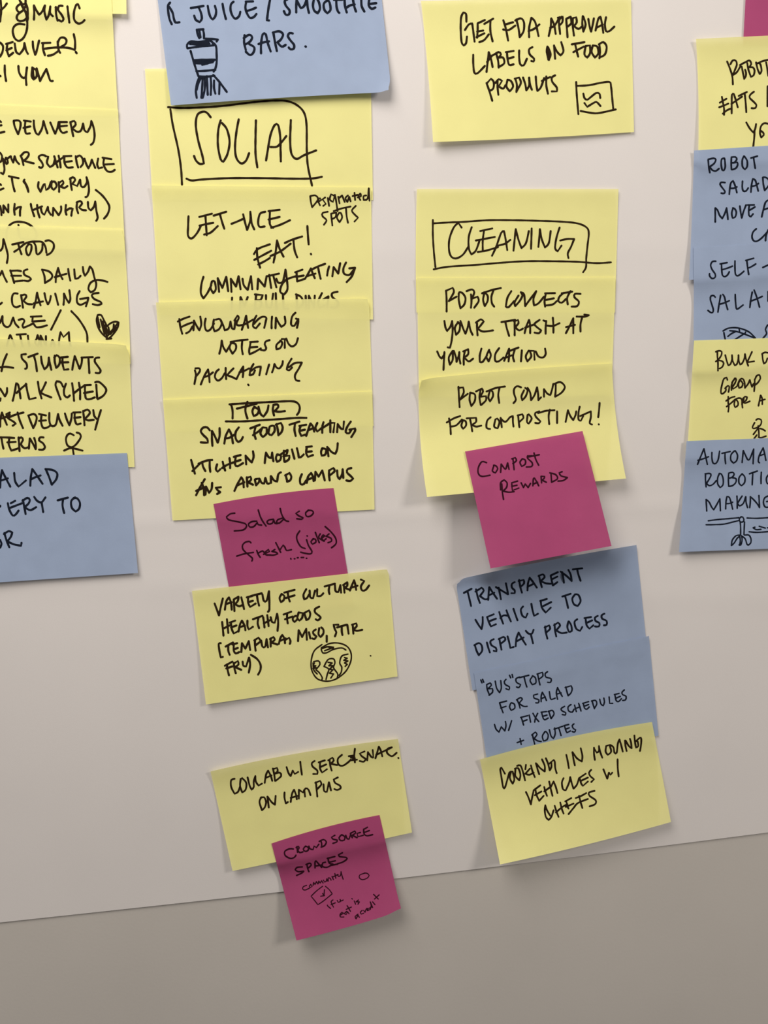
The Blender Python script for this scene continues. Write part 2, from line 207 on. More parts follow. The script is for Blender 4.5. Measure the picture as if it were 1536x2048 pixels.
130,810 160,750 200,680;175,710 190,750 195,810;130,775 200,745;205,805 210,740 235,790 255,760 260,710;330,745 290,750 305,770 325,785 300,800;440,775 465,720 495,665 510,690 515,745;465,730 520,705;540,665 545,740;540,670 570,660 575,685 550,705 590,725;605,685 615,730 640,700 640,675 610,680;645,680 660,710 680,715 690,670 705,715 720,715;735,710 735,655 760,690 785,700 795,640 815,625;855,650 865,690 870,700;850,650 885,630 900,660 890,690 865,700;985,640 970,680 975,720 1000,720 1020,690;1025,710 1035,660 1060,630 1075,660 1080,695;1030,685 1080,665;1090,690 1095,620 1120,660 1150,610 1160,650 1170,690;1205,610 1205,650 1210,690;1205,610 1240,590 1250,615 1210,650;1270,610 1275,660 1290,680 1310,640 1315,600 1320,670;1385,590 1355,600 1350,625 1380,655 1400,675 1375,695 1345,690
@B5 410 970 5.12 18
305,288 260,295 220,325 240,355 330,375 410,395 425,425 390,460 300,470;530,370 480,375 445,400 460,430 500,425 535,385 545,405 580,410;545,255 565,320 590,370 625,420;700,350 650,360 635,382 655,400 690,390 703,355 715,390 740,395;770,240 785,300 820,360 855,372;790,340 745,355 730,385 760,390 800,355;965,268 930,290 960,315 1005,335 990,350 940,345;1060,258 1030,285 1040,320 1080,318 1110,285 1095,262 1055,258
470,592 455,578 415,585 385,615 390,660 440,710 485,750 480,778;325,728 400,705 495,690;530,670 545,710 565,740;540,700 590,675 610,700;600,710 660,680 650,660 615,690 625,715 670,715;715,660 685,680 730,690 745,705 700,718 640,715;725,590 750,640 775,690;770,660 800,615 820,640 835,670 885,662;970,470 940,520 945,570 980,630 1025,650;1045,520 1048,522;1040,560 1060,620 1095,680 1080,705 1030,700 980,688;1110,550 1085,580 1100,605 1135,585 1130,555 1105,552;1130,485 1150,540 1170,590;1180,500 1165,540 1220,575;1195,545 1225,520 1210,510 1190,540 1215,570 1240,550;1270,500 1240,525 1290,545 1295,575 1260,590;1230,425 1290,480 1335,540 1345,590 1325,620 1295,642
878,752 880,758;915,755 920,755;945,745 955,744;985,742 1010,742;1038,750 1042,750
@B6 380 1140 3.657 17
180,245 212,332 225,270 240,208;255,290 265,230 285,200 300,240 305,290;260,250 305,235;320,215 325,300;320,215 355,195 350,225 330,250 360,265 385,255;375,200 385,240 395,285;415,200 455,190;425,205 425,240 440,270 480,245;425,235 460,225;445,190 525,170;490,185 495,220 505,260;530,180 540,225 560,225 578,155 580,220 580,290 570,305;670,175 655,205 665,235 685,220 690,190 670,175;690,165 765,145;715,165 720,200 730,230;700,205 765,185;850,140 830,180 835,215 855,205 870,180;875,150 880,200 900,205 915,150;930,140 930,190 955,190 975,170;985,120 1060,100;1020,115 1015,150 1020,175;1060,110 1065,155 1085,160 1100,110 1105,165;1125,110 1130,165;1120,110 1150,90 1150,115 1130,130 1170,145;1170,150 1185,110 1200,75 1210,110 1215,145;1175,130 1225,115;1250,70 1275,80 1250,120 1260,150 1285,145 1310,113
235,380 240,430 245,480;270,360 275,410 280,460;240,430 300,400;290,385 330,370;300,385 305,430 320,465 355,445;300,420 340,405;355,450 365,400 380,370 400,410 405,440;360,420 400,405;420,370 420,410 430,435 460,415;460,360 530,335;500,350 495,390 505,425;535,345 540,380 545,420;565,330 570,370 575,410;540,390 590,365;590,345 600,380 620,385 637,320 645,380 640,445;685,325 740,305;710,320 710,355 715,390;695,360 750,340;775,335 755,345 752,365 765,380 785,360;795,310 785,350 800,370 820,350 825,315 795,310;835,315 850,360;835,315 870,295 880,320 870,355 850,365;945,268 915,285 915,310 945,335 955,350 935,368 920,360
225,535 210,540 215,590 225,640 240,635;260,560 315,530;280,550 280,590 290,620;310,545 345,535;320,550 320,590 335,610 360,600;320,580 350,570;375,600 380,535 405,575 430,520 440,585;475,510 475,550 480,590;470,515 500,495 515,520 480,550;520,515 530,560 550,560 560,505 570,565;590,500 590,560;585,505 610,490 620,510 595,530 640,545;650,540 660,500 675,475 690,500 695,535;655,520 700,500;700,510 725,495 735,520 730,540;790,520 795,440 820,490 850,430 855,510;870,455 880,500;920,435 900,450 905,470 925,485 910,505 895,500;945,425 940,470 955,490 975,465 975,435 960,420;1000,480 1000,525;1085,400 1050,400 1060,435 1070,455 1060,485;1075,420 1145,400;1110,415 1110,450 1115,475;1150,400 1155,430 1160,465;1190,400 1195,465;1185,400 1215,390 1220,410 1195,435 1220,445 1260,437
255,700 310,670;270,690 275,730 285,770;265,720 310,705;320,680 325,720 335,755;320,685 350,665 355,690 330,710 375,730;385,670 390,700 410,705 432,640 440,690 430,750;445,620 490,650 515,690 515,730 498,765
@B6 380 1140 3.657 13
!965,545 910,590 887,660 890,730 920,785 960,808 1020,812 1080,790 1140,740 1175,670 1178,610 1150,560 1090,535 1020,538 960,570;960,580 970,605 1000,605 1050,580 1110,570 1140,585;965,575 1010,560 1050,565;985,590 1040,570;1000,560 1050,575;905,670 940,665 950,690 920,730 945,750 968,790 960,808;900,680 905,730 930,760;910,680 900,700 920,700 900,720 925,715;980,705 1010,655 1050,650 1060,680 1050,715 1080,760 1075,795;980,705 1015,725 1005,760 995,800;1010,675 1040,680 1015,700 1050,700 1020,725 1045,730 1020,755 1050,760 1030,790;1155,615 1110,630 1095,680 1110,710 1105,750 1090,770;1130,640 1150,645 1125,660 1155,665 1130,680 1150,690 1135,705;1320,627 1322,628
@B7 420 1470 3.657 15
180,320 155,330 155,380 180,430 205,415 220,375;225,320 220,370 235,420 260,400 265,350 235,315;275,310 290,370 305,400 320,380 320,340 332,300 335,340 355,370 380,355;400,350 410,290 425,260 445,300 455,335;405,315 450,295;460,245 470,290 475,335;460,250 490,240 495,265 470,285;470,285 510,275 520,300 480,335;560,235 575,280 590,300 605,260 620,285 645,270;660,195 665,240 672,290;765,190 745,205 750,230 785,260 785,285 755,285;795,200 840,185;805,205 805,245 820,275 855,250;805,235 850,215;875,185 880,225 890,260;865,185 895,165 905,185 885,210 930,220;965,145 935,175 940,215 970,225 1010,200 1030,180;1060,100 1055,150 1060,200;1015,155 1050,150 1030,165 1060,170 1035,185 1075,180;1130,120 1095,135 1110,155 1140,175 1125,195 1095,190;1150,185 1155,125 1180,160 1195,165 1190,110;1210,170 1225,120 1235,85 1250,115 1260,155;1215,145 1300,105 1330,90;1330,90 1300,100 1295,130 1330,155 1365,130;1377,167 1379,169
375,455 362,490 380,550 400,530 410,490 395,455 370,460;420,450 430,530;425,455 450,490 475,510 480,445;545,420 545,460 555,500 570,490;590,490 600,430 615,400 630,440 635,470;590,460 640,445;650,465 650,400 680,420 700,390 720,400 735,440;690,400 695,450;775,345 780,400 785,450;770,350 805,335 815,360 785,395;830,360 835,410 855,415 870,345 885,405;935,310 905,325 915,350 950,370 955,390 930,402 910,395
@B8 530 1630 5.297 18
300,360 260,358 210,385 215,430 270,460 312,448 328,425;338,335 342,365 345,395;330,345 352,332 362,348 345,372;345,372 368,398 402,390;430,330 405,360 425,385 455,375 460,345 430,330;465,330 480,360 510,365 520,330 545,345 570,310;590,270 600,300 600,340;575,280 620,260 650,285 630,325 595,340;740,215 705,235 720,255 765,265 760,285 720,300;810,210 785,240 800,270 840,265 845,230 815,210;855,215 870,250 890,255 905,215;905,200 925,240;905,195 950,170 960,190 925,215 975,240;1010,185 975,195 985,230 1040,215;1050,150 1085,130;1045,150 1050,200 1080,220 1140,208;1050,185 1105,165
395,550 340,555 320,580 350,600 410,595 390,615 335,640;445,520 450,560 465,600;435,525 475,510 490,530 460,560;530,560 530,500 540,485 570,520 600,555;535,540 600,530;640,500 610,510 610,545 650,555 690,540;660,460 740,440;670,470 680,510 720,520;680,500 745,485;690,535 770,520;820,400 780,420 790,440 860,450 865,470 820,500 770,515
@B8 530 1630 5.297 13
440,745 405,760 400,785 425,795 470,775;485,735 470,755 480,770 500,755 485,735;510,745 515,715 530,735 545,705 560,730;565,725 570,700 585,720 600,695 615,720;620,690 630,710 650,700 655,675 665,700;670,700 670,665 690,670 700,690;710,650 725,685;740,620 750,670;720,655 775,630;765,630 780,650 800,640 806,600 815,640 828,680
665,965 695,990;660,955 662,956;720,900 700,920 725,975;700,950 745,930;765,905 775,925 800,915 795,895 810,910 828,900;920,885 925,890;945,910 960,945;990,900 965,920 1000,920 985,945;800,1060 830,1040 815,1030 795,1055 800,1080 835,1080;865,1020 840,1045 860,1055 875,1025 890,1045;870,960 905,1020;860,1000 915,975;985,1050 955,1075 965,1100 985,1060 1000,1085;1030,1010 1010,1030 1020,1050 1045,1040;1045,1010 1060,1030 1070,1000;1085,1010 1095,990 1075,990 1085,1015 1105,1005;1130,975 1105,985 1115,1000 1125,960 1115,920 1140,980;1140,920 1165,950;1150,840 1200,890;1160,890 1210,845
!1060,615 1005,635 1000,665 1030,685 1080,670 1103,640 1080,617 1050,615;610,755 545,805 488,860 525,905 560,950 620,910 712,835 680,790 640,755;590,860 630,855;630,790 625,855 610,830
@C1 900 20 4.518 21
148,105 145,35 120,22 100,70 97,180 105,290 125,320 145,300 153,240;135,180 170,130 200,120 210,190 222,285;250,120 315,90;250,120 250,180 245,250;245,195 300,185;240,245 310,210;265,290 310,270 350,220;310,125 390,78;365,95 365,190 385,283;482,92 505,170 525,275;500,130 570,110;480,175 530,180 590,140;600,85 620,170 630,245;590,95 640,75 668,110 665,190 630,245;715,245 715,160 735,70 770,110 800,235;710,190 760,170 808,130;892,235 910,150 915,75 940,130 955,215;905,160 945,140 990,65;1010,60 985,100 995,215;975,70 1018,60 1015,110 985,140;1050,80 1055,150 1062,245;1050,80 1090,60 1095,120 1060,150;1110,80 1110,150 1120,230;1105,75 1140,65 1145,110 1120,145 1160,170 1190,150;1200,55 1195,120 1205,195 1225,130 1205,60;1250,80 1260,140 1275,195 1290,130 1300,75;1315,185 1340,80 1360,60 1375,130 1385,205;1325,160 1380,130;1410,65 1400,130 1410,190 1440,190 1485,150
210,405 210,480 220,565 250,570 315,505;330,560 340,470 350,380 370,440 385,515;335,470 380,410;420,400 435,460 440,520;385,410 440,380 460,400 440,430;440,430 480,430 490,480 450,510;505,380 575,370;515,385 520,440 535,495 575,490;520,440 575,425;625,365 625,430 635,490 665,500 695,440;745,335 715,355 720,400 760,440 755,465 735,460;880,330 875,380 890,450 910,400 885,335 895,450;940,320 950,440;940,325 970,380 1000,410 1025,370 1005,290;1100,310 1215,290;1130,305 1145,370 1158,420;1115,380 1210,330;1225,330 1215,400 1240,430 1265,390 1265,320 1225,325;1290,320 1280,380 1310,430 1340,390 1330,330 1290,320;1350,310 1355,380 1350,435;1345,310 1385,290 1415,330 1400,400 1350,430
330,660 355,730 382,820;335,660 370,620 395,650 390,710 355,730;430,640 430,700 437,765;410,660 440,625 470,640 440,690 480,710 500,680;520,630 510,690 540,735 570,690 550,640 520,630;590,620 605,680 600,740;585,620 625,610 640,660 600,735;660,610 680,670 690,725 715,680 715,610 725,680 740,720;775,600 780,670 790,730 820,700 850,615;830,640 905,605;870,600 870,680 885,755;950,590 920,610 925,650 965,700 965,735 920,735
!1140,650 1145,760 1160,940;1140,685 1250,680 1350,660 1440,650 1455,690 1465,790 1475,890;1180,912 1280,930 1350,930 1498,898;1205,755 1215,795 1240,810 1280,780 1320,750 1350,755 1358,795;1215,840 1240,875 1280,850 1320,830 1345,850 1360,868
@C2 850 420 3.938 17
!62,78 62,200 70,330 82,450;65,105 200,97 320,92 500,80 700,80 900,85 1080,92 1200,105 1270,135 1290,180 1280,280 1270,380 1268,450 1245,490;68,467 180,447 400,432 600,415 800,403 1000,403 1200,408 1350,418 1465,412
288,138 262,100 225,140 192,230 190,320 210,370 250,380 300,350 340,290;368,135 345,210 345,300 365,350 400,320 430,240;435,165 530,145;465,160 455,240 455,325;400,240 480,225 550,212;415,330 480,320 575,292;528,360 560,290 600,180 622,165 635,230 648,315;575,280 630,265 672,235;697,320 705,240 715,150 735,230 760,300 795,260 818,165;840,145 838,220 835,305;893,290 900,220 905,150 920,230 945,295 975,260 990,165;1060,138 1035,220 1025,300 1045,325 1075,280;1065,240 1120,228 1175,228 1150,290 1125,340 1130,378
@C3 860 560 4.518 20
145,95 150,180 150,285;150,95 205,70 215,110 170,190 240,150;260,120 260,180 275,255 310,220 320,160 290,115 265,110;370,130 375,190 370,250;330,100 380,85 400,110 380,165;375,170 430,150 440,190 400,250;490,120 480,180 495,235 520,190 520,140 490,110;470,120 560,90 640,72;575,90 555,150 560,210 580,240;735,100 700,160 685,240 710,245 760,190;800,140 765,200 770,235 810,190 835,140 820,110 850,130 860,235;860,235 900,180 960,100 935,170 940,230 980,210 1030,150;1040,120 1130,118;1045,130 1035,190 1040,240;1045,180 1120,165;1045,230 1110,220 1145,190;1210,115 1170,150 1160,190 1190,205 1230,170;1190,120 1285,105;1270,100 1240,160 1245,220;1360,125 1310,125 1305,155 1345,195 1330,235 1280,240
130,370 140,430 155,460 185,420 200,370 205,450 195,550 180,612 160,608;255,380 225,430 235,495 265,460 270,400 250,380;275,370 300,440 320,485 340,430 350,375 365,450 385,495;425,390 425,440 430,500;415,385 460,355 485,375 450,420 430,440 480,465 570,455;645,380 770,360;680,375 695,440 715,505;765,375 765,440 765,500;760,375 795,360 800,390 775,425 805,455 840,438;855,480 870,420 895,360 905,410 905,480;860,430 945,400;990,360 945,395 960,420 1005,455 985,480 945,475;1050,370 1045,430 1045,485;1110,340 1115,410 1115,475;1045,410 1110,415 1170,390;1025,365 1050,375;1228,480 1265,410 1295,345 1295,410 1295,480;1230,425 1310,405;1325,330 1400,330 1435,318 1395,312;1375,335 1360,400 1360,465
65,645 85,690 105,710 130,670 130,650 125,740 122,812;205,640 170,700 180,765 205,720 205,650;215,640 235,700 240,740 260,680 265,650 265,700 275,755;315,640 305,700 305,765;300,645 345,625 345,670 310,700 350,735 390,710;465,620 450,680 450,740 475,740 515,680;535,630 510,690 530,735 550,680 535,640;625,615 590,670 590,730 620,735 665,700;670,730 690,680 715,620 715,680 710,735;690,700 740,680;720,640 800,610;765,630 750,690 760,735;830,635 822,735;890,640 865,690 880,735 915,690 900,640 890,640;905,640 940,640 945,720;955,645 980,690 1020,700 1045,670 1040,620
@C4 870 750 4.267 18
200,100 205,190 210,275;205,110 240,105 245,150 215,210 280,160;300,150 295,210 310,265 340,220 340,165 300,150;390,120 380,190 390,255;350,140 400,115 410,140 385,185;385,185 435,180 435,215 395,255;470,130 455,190 470,225 495,180 490,140 470,130;440,140 520,110 597,98;550,110 540,170 548,238;735,105 700,95 675,120 675,160 690,210 670,240;760,130 738,180 745,215 775,180 790,130 770,110;790,110 812,150 820,215 850,170 870,105;872,105 880,160 882,215 905,190;930,185 930,120 960,160 985,170 1000,120 1010,75;1030,80 1030,130 1025,185;1020,75 1070,60 1108,100 1080,150 1025,185
120,370 130,430 135,505;100,405 160,370 215,350;130,440 180,430 230,380;240,385 225,430 240,460 265,430 262,395 240,385;300,380 310,430 318,480;270,370 350,365 350,400 315,425;315,425 350,440 395,432;475,360 445,390 440,450 470,460;515,380 505,440 535,455 550,400 530,370 515,380;560,365 570,445;560,370 600,400 640,360 665,350 665,400 670,440;710,350 715,400 720,445;705,345 745,335 755,365 720,400;790,340 785,400 800,415 825,370 800,335;890,310 855,325 860,355 900,395 885,412 855,408;880,325 950,305 1020,300;980,295 970,350 975,420;1042,310 1042,410;1115,400 1125,350 1135,300 1155,350 1180,385 1200,340 1205,310;1235,270 1225,320 1225,380 1245,390 1265,350;1240,350 1330,310 1330,360 1320,410 1340,422;1405,238 1400,300 1393,360;1397,420 1399,422
@C5 870 750 4.267 15
440,748 400,740 370,790 370,840 400,865 470,855;500,780 490,820 515,835 535,800 520,775 500,770;560,830 565,760 595,800 605,800 620,750 632,805;665,715 670,760 675,808;655,715 685,705 695,730 665,755;745,715 725,745 740,780 770,760 770,725 745,715;830,690 790,690 790,710 830,750 825,780 780,785;790,700 890,680;845,665 860,720 885,770
570,930 575,1000 585,1062;560,980 560,920 590,895 615,920 610,960 580,990;580,990 630,1000 675,995;655,920 705,905;655,930 660,985 715,965;655,950 700,940;735,920 755,960 770,930 795,960 815,925;835,945 840,885 850,880 875,925 885,945;840,930 875,915;905,870 910,920;905,865 935,865 930,885 910,895;910,895 950,915;990,840 995,915;980,835 1030,850 1045,885 995,915;1085,825 1060,835 1075,860 1130,875 1095,900 1050,905
@C6 910 1120 4.518 19
80,297 150,260;115,290 130,350 145,415;190,265 205,330 225,388;185,285 240,250 260,275 225,325;225,325 270,355 300,350;300,360 305,290 310,245 345,300 380,350;305,320 355,295;395,250 405,300 415,355;370,245 420,275 480,310 470,255 460,210;540,200 515,215 515,250 540,275 540,300 510,300;580,180 590,240 605,295;575,190 620,180 625,210 590,245;655,275 660,210 675,160 710,205 740,250;660,240 710,215;760,140 770,190 785,245;755,145 795,130 810,155 775,190;775,190 820,210 865,215;865,140 930,110;865,140 875,190 885,230 925,200;875,175 925,150;970,110 985,205;955,105 1010,145 1055,190 1045,130 1025,90;1065,85 1150,75;1105,85 1115,130 1135,188
185,540 215,590 240,625 250,570 250,515;290,515 350,490;290,515 305,560 325,600 370,580;305,555 370,530;400,470 415,520 435,575;465,455 485,510 505,555;410,525 440,500 485,505;528,440 545,490 565,545;615,420 595,450 610,505 640,520 655,485;690,395 700,450 715,505 750,485;770,370 830,352;775,375 785,430 820,475 865,430;790,420 870,380;970,330 1045,305;995,325 1010,380 1022,433;1085,310 1060,350 1075,400 1110,415 1135,370 1115,315 1085,310
180,770 195,820 215,860 245,820 240,770 215,750 175,770;288,745 300,790 315,835;350,715 320,735 330,770 370,795 375,825 350,820;400,710 410,760 420,810;395,715 440,695 455,720 415,755;475,690 490,745 500,795 530,785;548,780 555,710 575,655 605,710 640,765;555,735 620,700;640,640 665,665 695,665 710,630;685,670 695,710 705,752;815,600 820,650 835,710;810,610 850,590 860,620 825,655;900,580 905,640 915,690;895,590 930,565 950,590 915,635;915,635 960,660 1010,655;1025,555 1015,605 1030,650 1055,640 1050,590 1030,555;1105,535 1080,560 1095,620 1130,640 1150,605;1170,525 1230,515;1180,530 1190,590 1215,620 1250,590;1185,570 1240,545;1290,505 1265,520 1270,550 1305,570 1300,600 1265,600;1350,485 1325,500 1330,530 1370,550 1370,585 1345,590
@C7 930 1320 4.267 14
135,170 145,195;150,165 160,190;185,210 190,250 210,300;185,210 215,195 225,215 195,245;195,245 235,245 235,275 205,300;258,180 270,240 295,278 310,240 305,175;350,165 335,185 345,210 380,230 375,255 350,245;380,130 390,152;402,123 408,148;465,145 435,160 440,190 475,210 460,235 440,230;465,150 545,130;505,145 515,190 528,230;575,140 555,175 575,210 605,195 600,150 575,135;620,120 630,170 640,212;615,120 660,105 665,135 630,165;705,100 685,115 690,145 735,160 730,190 705,190
295,365 355,350;295,365 310,410 325,450;305,410 350,395;390,370 380,400 395,430 425,410 420,375 395,365;445,340 460,375 470,410;440,340 475,320 490,335 460,370;460,370 500,395 530,395;620,290 585,300 590,325 630,340 625,365 605,365;650,355 650,310 660,275 680,310 695,345;650,330 685,315;720,270 730,330 745,335 770,325;790,335 780,280 790,235 810,275 830,310;785,290 820,280;860,230 870,270 880,305;855,235 905,220 915,245 905,280 880,305
252,550 265,590 290,615 310,570 340,605 350,560 345,525;398,518 385,560 372,600;475,490 535,475;480,490 490,520 500,555;490,525 530,510;548,470 560,530;580,455 600,490 630,525;620,455 600,500 595,530;650,445 695,440;655,450 665,490 680,510 710,495;665,480 700,470;715,435 725,470 735,500;710,440 745,430 760,460 735,500;850,395 820,415 830,435 860,450 855,470 830,465;905,380 880,400 885,435 915,445 930,420;935,385 950,440;970,370 980,400 990,435;940,415 980,400;1005,370 1055,355;1010,370 1020,410 1040,420 1060,400;1015,395 1055,380;1085,350 1095,385 1105,415;1080,350 1115,345 1125,375 1105,410;1150,335 1160,375 1180,390 1190,360 1185,325;1230,315 1235,370 1260,370;1275,295 1315,285;1280,300 1290,345 1310,355 1335,330;1290,325 1325,310;1360,255 1340,275 1345,295 1375,310 1370,340 1345,345
470,670 480,720;445,705 500,685;575,635 585,680 595,718;570,640 600,615 615,635 590,670;590,670 620,690 650,695;680,615 660,650 670,690 700,680 710,640 690,610 680,615;720,595 735,650 755,670 770,630 765,580;760,590 835,565;800,580 810,610 820,645;845,560 885,550;850,565 860,600 870,620 900,605;860,590 890,578;930,545 915,560 925,585 945,595 935,615 915,610
@C8 970 1450 4.518 18
180,440 150,385 138,400 150,480 165,565 180,565 200,500 220,430;235,420 225,480 250,530 265,490 250,420 225,425;275,400 275,460 310,500 320,450 300,390 270,395;290,370 320,365 345,430 362,500;370,360 365,400;405,395 365,440 400,450 440,430;415,365 430,420 450,470;460,345 475,400 490,445;465,350 500,390 540,420 540,370 515,310;550,300 570,350 585,410 600,380 600,340;580,350 620,315 630,330 635,390 648,435;735,270 748,330 758,390;790,245 800,310 812,365;795,250 830,300 875,330 880,280 865,210;985,205 985,260 993,315;985,210 1010,250 1030,235 1030,190 1040,240 1060,295;1095,190 1090,240 1110,270 1140,240 1125,180 1095,190;1130,180 1160,200 1170,250 1190,250 1200,170 1215,130 1230,180 1245,240;1265,140 1270,190 1280,235;1270,140 1300,190 1325,210 1320,160 1310,125;1350,95 1355,150 1365,205 1385,190 1380,150;1360,150 1400,115 1412,125 1410,180 1400,235
370,605 395,660 415,718 425,660 440,590;440,590 500,545;455,575 465,630 490,685;450,635 510,600;490,685 530,640;535,560 545,600 560,640;535,600 590,560;580,510 595,580 610,640;590,570 620,510 640,560 655,615;710,480 695,520 705,580 730,590 760,520 770,470 785,530 800,575 830,540 850,480;850,480 910,440;855,480 870,530 885,550 930,510;865,505 930,475;960,405 940,430 950,460 985,490 960,515;1070,400 1090,450 1105,485 1120,430 1135,450 1150,430;1198,310 1200,390 1208,465
590,820 560,770 545,725 540,770 550,830 575,858 600,830 620,770;630,730 645,780 665,830;680,700 695,760 710,800;640,790 700,740 745,715;725,690 780,660;735,690 745,735 755,755;730,740 800,710;820,660 870,640 915,615;850,640 865,700 880,750;755,805 800,750 840,705 930,668;990,595 940,610 945,640 1000,680 995,715 945,735
@D1 1370 60 8.193 34
690,515 740,640 775,760 785,890;745,560 780,500 830,500 850,560 820,650 780,740 850,690 910,590;900,575 980,530;930,600 950,700 970,800 995,760 1000,700 985,650;1020,540 1040,650 1080,765;985,530 1040,500 1070,510 1085,560 1050,610;1050,610 1110,610 1140,660 1125,740 1085,765;1165,530 1190,640 1225,720 1255,670 1235,560 1200,540;1180,550 1270,510 1400,480;1330,530 1350,640 1365,750
605,1095 620,1180 640,1290 640,1390;570,1190 630,1155 680,1125;560,1265 630,1240 710,1205;620,1370 680,1320 740,1290;765,1365 765,1250 770,1060 800,1045 830,1140 865,1265;760,1210 850,1150 935,1090;880,1080 940,1050 1015,1015;980,1050 995,1200 1005,1345;1130,1010 1070,1060 1060,1110 1130,1180 1170,1230 1150,1280 1090,1280;1355,920 1352,1250
1005,1515 1060,1610 1120,1680 1150,1620 1165,1540;1140,1640 1135,1760 1120,1900 1110,2000;1400,1560 1360,1535 1290,1530 1240,1590 1230,1700 1250,1760 1290,1720 1280,1680 1240,1650
@D2 1370 290 9.253 36
430,275 440,400 460,510;430,265 530,245 570,270 540,340 460,400;460,400 500,460 570,480 630,435;730,245 680,260 670,360 690,460 720,470 745,400 735,260;860,225 855,340 860,450;860,225 930,220 960,260 920,320 870,330;900,330 970,320 975,370 940,430 870,455;1090,205 1060,280 1065,400 1110,450 1150,400 1150,290 1100,210;1220,240 1340,205;1270,240 1285,340 1300,430
740,695 670,690 650,730 690,790 740,860 720,895 670,890;820,910 830,800 850,700 890,660 930,760 960,880;835,800 900,800 960,775;1065,670 1060,780 1080,850 1130,850 1170,795;1220,870 1230,750 1255,625 1300,650 1330,750 1355,850;1230,765 1300,750 1360,710;1440,600 1450,720 1475,840 1520,790 1560,720 1540,630 1480,595 1440,600
560,1425 560,1300 560,1165 600,1200 640,1300 690,1360 740,1260 770,1165 785,1280 795,1375;890,1165 865,1260 880,1350 930,1330 950,1240 920,1180 885,1165;1015,1130 1030,1240 1050,1350 1080,1240 1130,1110;1160,1110 1280,1108;1190,1120 1180,1200 1185,1300 1220,1325 1260,1275;1185,1210 1240,1180 1295,1145;1420,1330 1450,1200 1490,1060 1540,1020;1450,1200 1550,1165
1320,1550 1260,1610 1240,1700 1270,1770 1330,1780 1420,1720 1540,1590;1490,1770 1500,1680 1540,1570
@D3 1370 490 9.253 34
570,300 510,305 475,370 500,450 560,540 555,600 500,620 455,570 455,530;650,350 780,325;675,350 680,460 695,560 740,585 790,550 820,495;690,455 780,430 880,390;925,295 925,430 935,540 975,570 1040,530 1090,485;1125,285 1270,245;1145,290 1160,420 1180,545;1160,430 1230,400 1310,350;1440,415 1560,360
560,965 530,935 480,945 470,1010 500,1110 525,1200 510,1250 470,1245 425,1210;610,1240 630,1100 660,930;700,915 730,960 760,1090 790,1195;640,1095 730,1070 820,1030;930,915 935,1040 950,1170 980,1180 1075,1110;1200,1155 1220,1000 1245,870;1280,835 1330,970 1380,1150;1210,1040 1320,1000 1430,950;1540,860 1540,1040
!705,1590 800,1540 940,1530 1080,1560 1200,1620 1300,1720;720,1620 730,1680 750,1770;830,1585 950,1600 1080,1640 1300,1725;795,1690 860,1640 940,1600;1000,1540 1010,1595;1120,1610 1110,1650;900,1765 1010,1695 1100,1640;1530,1480 1490,1560 1510,1640 1440,1730 1420,1770
@D4 1370 670 9.253 34
600,300 600,400 610,500 610,660;570,310 630,290 680,310 670,380 620,450 570,490;620,470 680,480 715,520 690,590 640,620;745,370 770,470 800,560 840,540 870,450 870,370 880,470 920,560 960,540 985,450 990,370 995,470 1020,550 1060,520 1100,430 1110,350 1130,450 1170,570;1240,310 1190,420 1150,500 1190,500 1280,485;1430,350 1440,450 1460,530 1500,500 1525,430;1425,350 1480,320 1560,335
785,830 770,785 720,810 690,900 665,1020 670,1080 700,1085 750,1040 760,1000;740,990 790,940 820,960 805,1055;940,800 890,850 860,940 860,1020;870,880 920,800 950,820 920,900 880,960 890,1000 960,950;1030,820 990,900 1000,980 1050,960 1070,900 1040,850;970,930 1020,820 1070,810 1100,870 1110,980 1170,900 1200,830 1220,900 1240,960 1270,900;1290,820 1290,900 1280,1040;1290,830 1330,750 1380,740 1395,800 1350,880 1290,930
800,1140 800,1250 810,1330 800,1420;760,1220 850,1160 920,1140;770,1325 840,1270 930,1190;930,1190 910,1280 930,1340 980,1300 980,1240 950,1200;930,1190 1000,1165 1050,1190 1055,1290;1090,1180 1060,1270 1065,1345;1070,1180 1110,1140 1150,1150 1130,1210 1080,1240;1080,1240 1110,1260 1200,1225;1360,1310 1380,1210 1400,1115 1430,1180 1430,1280;1380,1220 1480,1190
!1315,1575 1350,1550 1410,1570 1410,1640 1360,1700 1270,1730 1250,1700 1290,1620;1355,1680 1365,1780 1370,1890;1265,1840 1310,1780 1350,1730;1390,1730 1440,1745 1485,1775;1280,1915 1330,1850;1360,1890 1410,1900 1500,1870
@D5 1350 870 8.193 28
370,480 410,380 475,225 500,340 530,480;375,415 460,390 550,355;605,285 605,380 625,460 670,465 705,410 720,340 730,265;770,300 905,270;820,300 820,380 830,470;975,260 920,320 915,410 960,460 1010,420 1025,330 990,260;1100,450 1110,350 1120,255 1150,320 1190,400 1220,400 1260,310 1290,230 1285,350 1280,470;1385,455 1365,430 1380,340 1445,210 1470,310 1490,415;1385,340 1470,310
500,640 500,740 510,850;495,635 570,630 590,660 550,740 515,790;515,790 560,830 620,810 680,745;730,630 700,700 700,800 740,860 785,820 790,720 760,640 725,630;880,625 875,730 880,840;880,625 940,610 970,640 940,690 880,710;940,700 1000,715 995,780 940,830 885,840;1095,640 1050,700 1050,790 1090,830 1140,780 1145,690 1100,635;1220,635 1350,590;1275,640 1270,720 1265,815;1415,610 1410,700 1410,795;1560,620 1500,700 1510,790 1560,810
